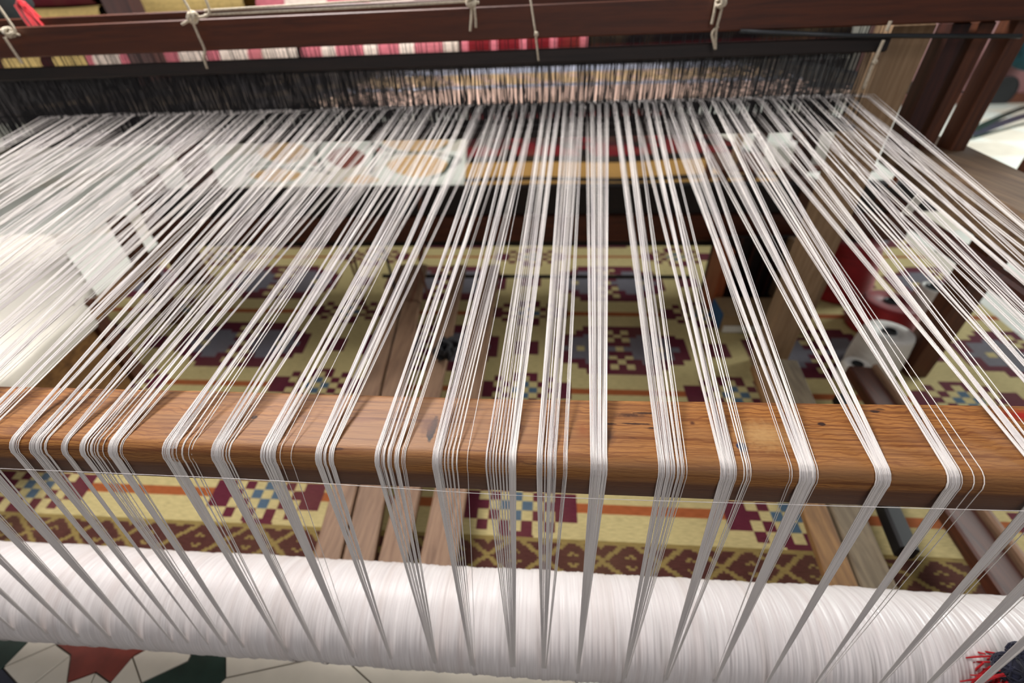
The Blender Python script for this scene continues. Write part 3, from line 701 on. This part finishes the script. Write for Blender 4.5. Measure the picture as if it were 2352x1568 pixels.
cord_tie([[(-20, -10), (30, 62), (36, 80)], [(-30, 62), (10, 72), (44, 80)], [(10, 85), (32, 118), (52, 146)]], (22, 74), 'knotted off-white cord at the left end of the overhead beam')
cord_tie([[(415, -12), (435, 22), (440, 42)], [(440, 42), (480, 32), (470, -8)], [(440, 44), (455, 80), (470, 115), (468, 132), (476, 158)], [(418, 56), (440, 44)]], (444, 40), 'knotted off-white cord with a hanging tail, second along the overhead beam', kr=.014)
cord_tie([[(1075, -12), (1083, 20), (1080, 72)], [(1087, 2), (1092, 40), (1093, 64)], [(1100, 6), (1084, 4)]], (1082, 4), 'off-white cord wrapped round the overhead beam near its middle')
cord_tie([[(1217, -10), (1228, 60), (1232, 95), (1237, 140)]], (1232, 78), 'thin grey cord hanging before the heddles at the middle', .0026, 'cord', .004)
cord_tie([[(1648, -12), (1640, 30), (1634, 56)], [(1664, -8), (1655, 30), (1645, 70), (1643, 114)], [(1650, 60), (1636, 76), (1640, 100), (1643, 112)]], (1655, 6), 'off-white cord loop hanging from the right half of the overhead beam')
cord_tie([[(2046, 48), (2036, 72)], [(2030, 92), (2004, 150), (1984, 204)]], (2008, 142), 'pale frayed cord hanging at the right end of the heddles', .0042, 'cord', .003)
for k, (a, b) in enumerate([((470, 24), (1085, -14)), ((470, 34), (1085, 3))]):
    P = smooth_path([ony(a[0], a[1], 1.452), ony((a[0]+b[0])/2, (a[1]+b[1])/2+1, 1.45), ony(b[0], b[1], 1.452)], 12)
    o = mesh('taut_cord', *tubevf(P, .0028, 7), M['cord'], smooth=True); tag(o, ['upper', 'lower'][k]+' of two pale cords stretched along the overhead beam', 'cord')

# ------------------------------------------------------------------ treadle cords
ends = [((787, 560, 2.2), (845, 722, 1.85), 'cord_brown', 'leftmost brown'), ((800, 560, 2.2), (824, 640, 2.0), 'cord_brown', 'short brown'), ((878, 562, 2.2), (925, 745, 1.75), 'heddle', 'black'), ((962, 430, 2.22), (965, 600, 2.1), 'cord_brown', 'thick upright brown'),
        ((975, 560, 2.1), (925, 745, 1.75), 'cord_brown', 'slanting brown'), ((962, 610, 2.05), (1010, 790, 1.6), 'cord_brown', 'right slanting brown'), ((1078, 420, 2.22), (1076, 560, 2.2), 'heddle', 'short black')]
for a, b, mt, nm in ends:
    P = smooth_path([ony(*a), (ony(*a)+ony(*b))/2+np.array([.008, 0, -.01]), ony(*b)], 8)
    o = mesh('treadle_cord', *tubevf(P, .010 if 'thick' in nm else .0065, 7), M[mt], smooth=True); tag(o, nm+' cord tying the treadle boards under the warp', 'cord', 'treadle cords')
# dark rope bundle on the treadles
c = onz(1025, 800, .20); vfs = []; g = np.random.default_rng(4)
for q in range(9):
    a = g.normal(0, 1, 3); a /= np.linalg.norm(a); b = np.cross(a, g.normal(0, 1, 3)); b /= np.linalg.norm(b)
    vfs.append(tubevf([c+(a*math.cos(t_)*.03+b*math.sin(t_)*.055) for t_ in np.linspace(0, 2*math.pi, 15)], .008, 6))
o = mesh('rope_bundle', *join(*vfs), M['heddle'], smooth=True); tag(o, 'dark bundle of rope resting on the treadle boards', 'rope')

# ------------------------------------------------------------------ crate, carton, spools on the rug at the right
cr = empty('wooden_crate', (1.05, 2.1, 0), 'open tan wooden crate with dark inside standing on the rug at the right', 'crate')
part('side_board', boxvf((.86, 2.00, .012), (.905, 2.16, .36), .004), 'orangewood_z', cr)
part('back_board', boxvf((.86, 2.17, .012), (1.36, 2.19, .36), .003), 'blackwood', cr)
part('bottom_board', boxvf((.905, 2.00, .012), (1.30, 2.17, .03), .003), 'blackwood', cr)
part('side_board', boxvf((1.22, 1.80, .012), (1.25, 2.17, .36), .004), 'palewood', cr)
for x in (.98, 1.05, 1.12, 1.17): part('slat', boxvf((x, 2.14, .03), (x+.012, 2.155, .36), .002), 'darkwood_z', cr)
ct = empty('carton', (1.0, 1.9, 0), 'small brown cardboard carton with a blue side in front of the wooden crate', 'box')
part('carton_body', boxvf((.86, 1.82, .012), (1.17, 1.98, .115), .003), 'carton', ct)
part('blue_panel', boxvf((.850, 1.83, .02), (.859, 1.97, .11), .001), 'carton_blue', ct)
part('white_edge', boxvf((.87, 1.812, .015), (1.16, 1.819, .05), .001), 'cartonwhite', ct)
part('lid_flap', boxvf((.87, 1.80, .116), (1.16, 1.97, .120), .001), 'carton', ct)
def spool(name, c, z0, r0, r1, h, hole, mat, label, tilt=(0, 0, 1), cat='yarn spool', holemat='black'):
    e = empty(name, (c[0], c[1], z0), label, cat, 'yarn spools on the rug')
    prof = [(r0*.9, 0), (r0, .006)]
    for t_ in np.linspace(.05, .95, 24): prof.append((r0+(r1-r0)*t_+.0012*math.sin(t_*70)+.004*math.sin(math.pi*t_), h*t_))
    prof += [(r1*.98, h*.98), (r1*.88, h), (hole*1.15, h-.003), (hole, h-.012)]
    mesh('yarn_winding', *lathe(prof, (c[0], c[1], z0), tilt, 36), M[mat], e, smooth=True)
    ax = Vector(tilt).normalized(); b = Vector((c[0], c[1], z0))+ax*(h-.012)
    mesh('tube', *lathe([(hole*.55, 0), (hole, .001), (hole, .014), (hole*.8, .016), (hole*.75, .003)], tuple(b), tilt, 20), M[holemat], e, smooth=True)
    return e
spool('yarn_spool', (1.425, 1.575), .012, .098, .088, .19, .026, 'whiteyarn', 'large white yarn spool with dark centre hole, nearest of the spools')
spool('yarn_spool', (1.83, 1.93), .012, .085, .055, .20, .036, 'whiteyarn', 'white yarn cone with a black tip behind the nearest spool')
spool('yarn_spool', (1.29, 1.48), .012, .06, .05, .09, .02, 'whiteyarn', 'small white yarn spool in shade left of the nearest large white spool')
spool('yarn_spool', (1.60, 2.24), .012, .17, .12, .30, .035, 'redyarn', 'larger dark red yarn cone standing behind the white spools')
spool('yarn_spool', (1.63, 1.88), .012, .14, .11, .15, .03, 'redyarn', 'lower dark red yarn spool between the red cone and the white spools')
# pale odds and ends seen through the warp at the right
def thing_box(name, c0, c1, mat, label, cat, bev=.004):
    o = mesh(name, *boxvf(c0, c1, bev), M[mat], base=((c0[0]+c1[0])/2, (c0[1]+c1[1])/2, c0[2])); tag(o, label, cat); return o
a = ony(1775, 388, 3.3); b = ony(1862, 338, 3.3)
bn = empty('side_bench', (2.2, 3.5, 0), 'low brown wooden bench behind the warp at the right', 'bench')
part('bench_top', boxvf((a[0]-.35, 3.31, a[2]-.03), (b[0]+.5, 3.75, a[2]), .004), 'redwood', bn)
for x in (a[0]-.30, b[0]+.44):
    for y in (3.36, 3.70): part('leg', boxvf((x-.025, y-.025, 0), (x+.025, y+.025, a[2]-.03), .003), 'redwood_z', bn)
thing_box('white_carton', (a[0], 3.33, a[2]), (b[0], 3.48, b[2]), 'cartonwhite', 'small white carton on the low bench behind the warp', 'box')
p0_, p1_ = ony(1890, 392, 3.28), ony(1938, 285, 3.28)
sl = mesh('pale_slab', *beamvf((p1_[0], 3.40, a[2]), (p1_[0], 3.40, p1_[2]), .14, .03, .003, (0, 1, 0)), M['cartonwhite'], base=(p1_[0], 3.4, a[2])); tag(sl, 'tall pale slab standing at the right end of the low bench', 'panel')
p1_ = ony(1725, 285, 3.28)
sl = mesh('pale_lath', *beamvf((p1_[0], 3.40, a[2]), (p1_[0], 3.40, p1_[2]), .05, .02, .003, (0, 1, 0)), M['palewood'], base=(p1_[0], 3.4, a[2])); tag(sl, 'narrow pale lath standing left of the white carton', 'lath')
# paper tag on the warp
p = ony(2098, 470, 1.25); tg = mesh('paper_tag', *beamvf(p+np.array([-.008, .0, -.028]), p+np.array([.008, .0, .028]), .026, .003, .0006, (0, 1, 0)), M['cartonwhite'], base=p); tag(tg, 'small white paper tag tied among the warp threads at the right', 'tag')
# linen on the left
def cloth_heap():
    e = empty('linen_stack', (-2.5, 1.5, 0), 'off-white linen sheet spread over a box left of the loom', 'cloth')
    e2 = empty('low_chest', (-2.7, 1.5, 0), 'low wooden chest under the off-white linen at the left edge', 'chest')
    P = [onz(*q, .42)[:2] for q in ((118, 540), (200, 655), (192, 705), (-20, 885), (-420, 900), (-420, 540))]
    C = np.mean(P, axis=0)
    V = []; N = 60; R_ = 26
    # boundary resampled
    B = []; per = [np.linalg.norm(np.array(P[i])-np.array(P[(i+1) % len(P)])) for i in range(len(P))]; tot = sum(per)
    for k in range(N*2):
        s_ = tot*k/(N*2)
        for i in range(len(P)):
            if s_ <= per[i]: B.append(np.array(P[i])+(np.array(P[(i+1) % len(P)])-np.array(P[i]))*s_/per[i]); break
            s_ -= per[i]
    B = np.array(B); n = len(B)
    for r_ in range(1, R_+1):
        t_ = r_/R_
        for k, b_ in enumerate(B):
            q = C+(b_-C)*t_; V.append((q[0], q[1], .424+.006*math.sin(q[0]*14+q[1]*5)+.004*math.sin(q[1]*23)))
    for dz, ex in ((.02, .006), (.05, .008), (.09, .009)):
        for k, b_ in enumerate(B):
            dd = (b_-C)/np.linalg.norm(b_-C); w = .006*math.sin(k*.9)*dz*5; q = b_+dd*(ex+w); V.append((q[0], q[1], .424-dz))
    Fc = []
    rows = R_+3
    for r_ in range(rows-1):
        for k in range(n): Fc.append((r_*n+k, r_*n+(k+1) % n, (r_+1)*n+(k+1) % n, (r_+1)*n+k))
    Fc.append(tuple(range(n)))
    mesh('sheet', V, Fc, M['linen'], e, smooth=True)
    mesh('chest_body', *prism([C+(np.array(p_)-C)*.93 for p_ in P], .0, .408, .004), M['goldwood'], e2)
cloth_heap()
# mauve cabinet far right
cb = empty('low_cabinet', (8.4, 8.2, 0), 'low mauve-brown cabinet with a reddish base far behind at the right', 'cabinet')
part('cabinet_body', boxvf((4.9, 7.9, .12), (10.8, 8.6, 1.16), .01), 'mauve', cb)
part('plinth', boxvf((4.85, 7.86, 0), (10.85, 8.62, .13), .006), 'redwood', cb)
part('cabinet_top', boxvf((4.8, 7.82, 1.16), (10.9, 8.66, 1.22), .006), 'darkwood_z', cb)
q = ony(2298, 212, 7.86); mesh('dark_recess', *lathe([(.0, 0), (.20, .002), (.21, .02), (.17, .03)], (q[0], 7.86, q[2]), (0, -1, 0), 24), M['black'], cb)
o = mesh('teal_cushion', *lathe([(.05, 0), (.22, .02), (.30, .10), (.30, .22), (.22, .30), (.05, .33)], (ony(2352, 125, 7.6)[0]+.1, 7.55, ony(2352, 125, 7.6)[2]-.15), (0, -.3, 1), 24), M['teal'], smooth=True)
tag(o, 'dark teal cushion in front of the far mauve-brown cabinet', 'cushion')

# ------------------------------------------------------------------ tassels at the lower right corner, lying on the roller
def onroll(x, y, extra=0):
    v = ray(x, y); o_ = np.array([0, 0, H]); a = v[1]**2+v[2]**2; b = 2*(v[1]*(o_[1]-RC[0])+v[2]*(o_[2]-RC[1])); c_ = (o_[1]-RC[0])**2+(o_[2]-RC[1])**2-(RR+extra)**2
    t_ = (-b-math.sqrt(max(b*b-4*a*c_, 0)))/(2*a); return v*t_+o_
def ball(name, p, r, mat, label, seed):
    g = np.random.default_rng(seed); e = empty(name, p, label, 'yarn tassel', 'navy and red woollen tassels'); vfs = []
    mesh('core', *lathe([(.001, -r*.95), (r*.6, -r*.75), (r*.9, -r*.3), (r*.95, 0), (r*.9, r*.3), (r*.6, r*.75), (.001, r*.95)], p, (0, 0, 1), 18), M[mat], e, smooth=True)
    for q in range(46):
        a = g.normal(0, 1, 3); a /= np.linalg.norm(a); b = np.cross(a, g.normal(0, 1, 3)); b /= np.linalg.norm(b)
        vfs.append(tubevf([p+(a*math.cos(t_)+b*math.sin(t_))*r for t_ in np.linspace(0, 2.6, 7)], .0014, 5))
    mesh('strands', *join(*vfs), M[mat], e, smooth=True, kind='stuff'); return e
ball('yarn_tassel', onroll(2322, 1535, .024), .024, 'navyyarn', 'dark navy woollen tassel left of its pair at the lower right corner', 1)
ball('yarn_tassel', onroll(2352, 1508, .024), .022, 'navyyarn', 'dark navy woollen tassel at the extreme right, higher of the pair', 2)
tuft('red_fringe', onroll(2296, 1540, .008), .05, 60, .05, 'redwool', 'bright red wool fringe beside the navy tassels at the lower right corner', 'fringe', (-.6, -.2, -.5), .0016)
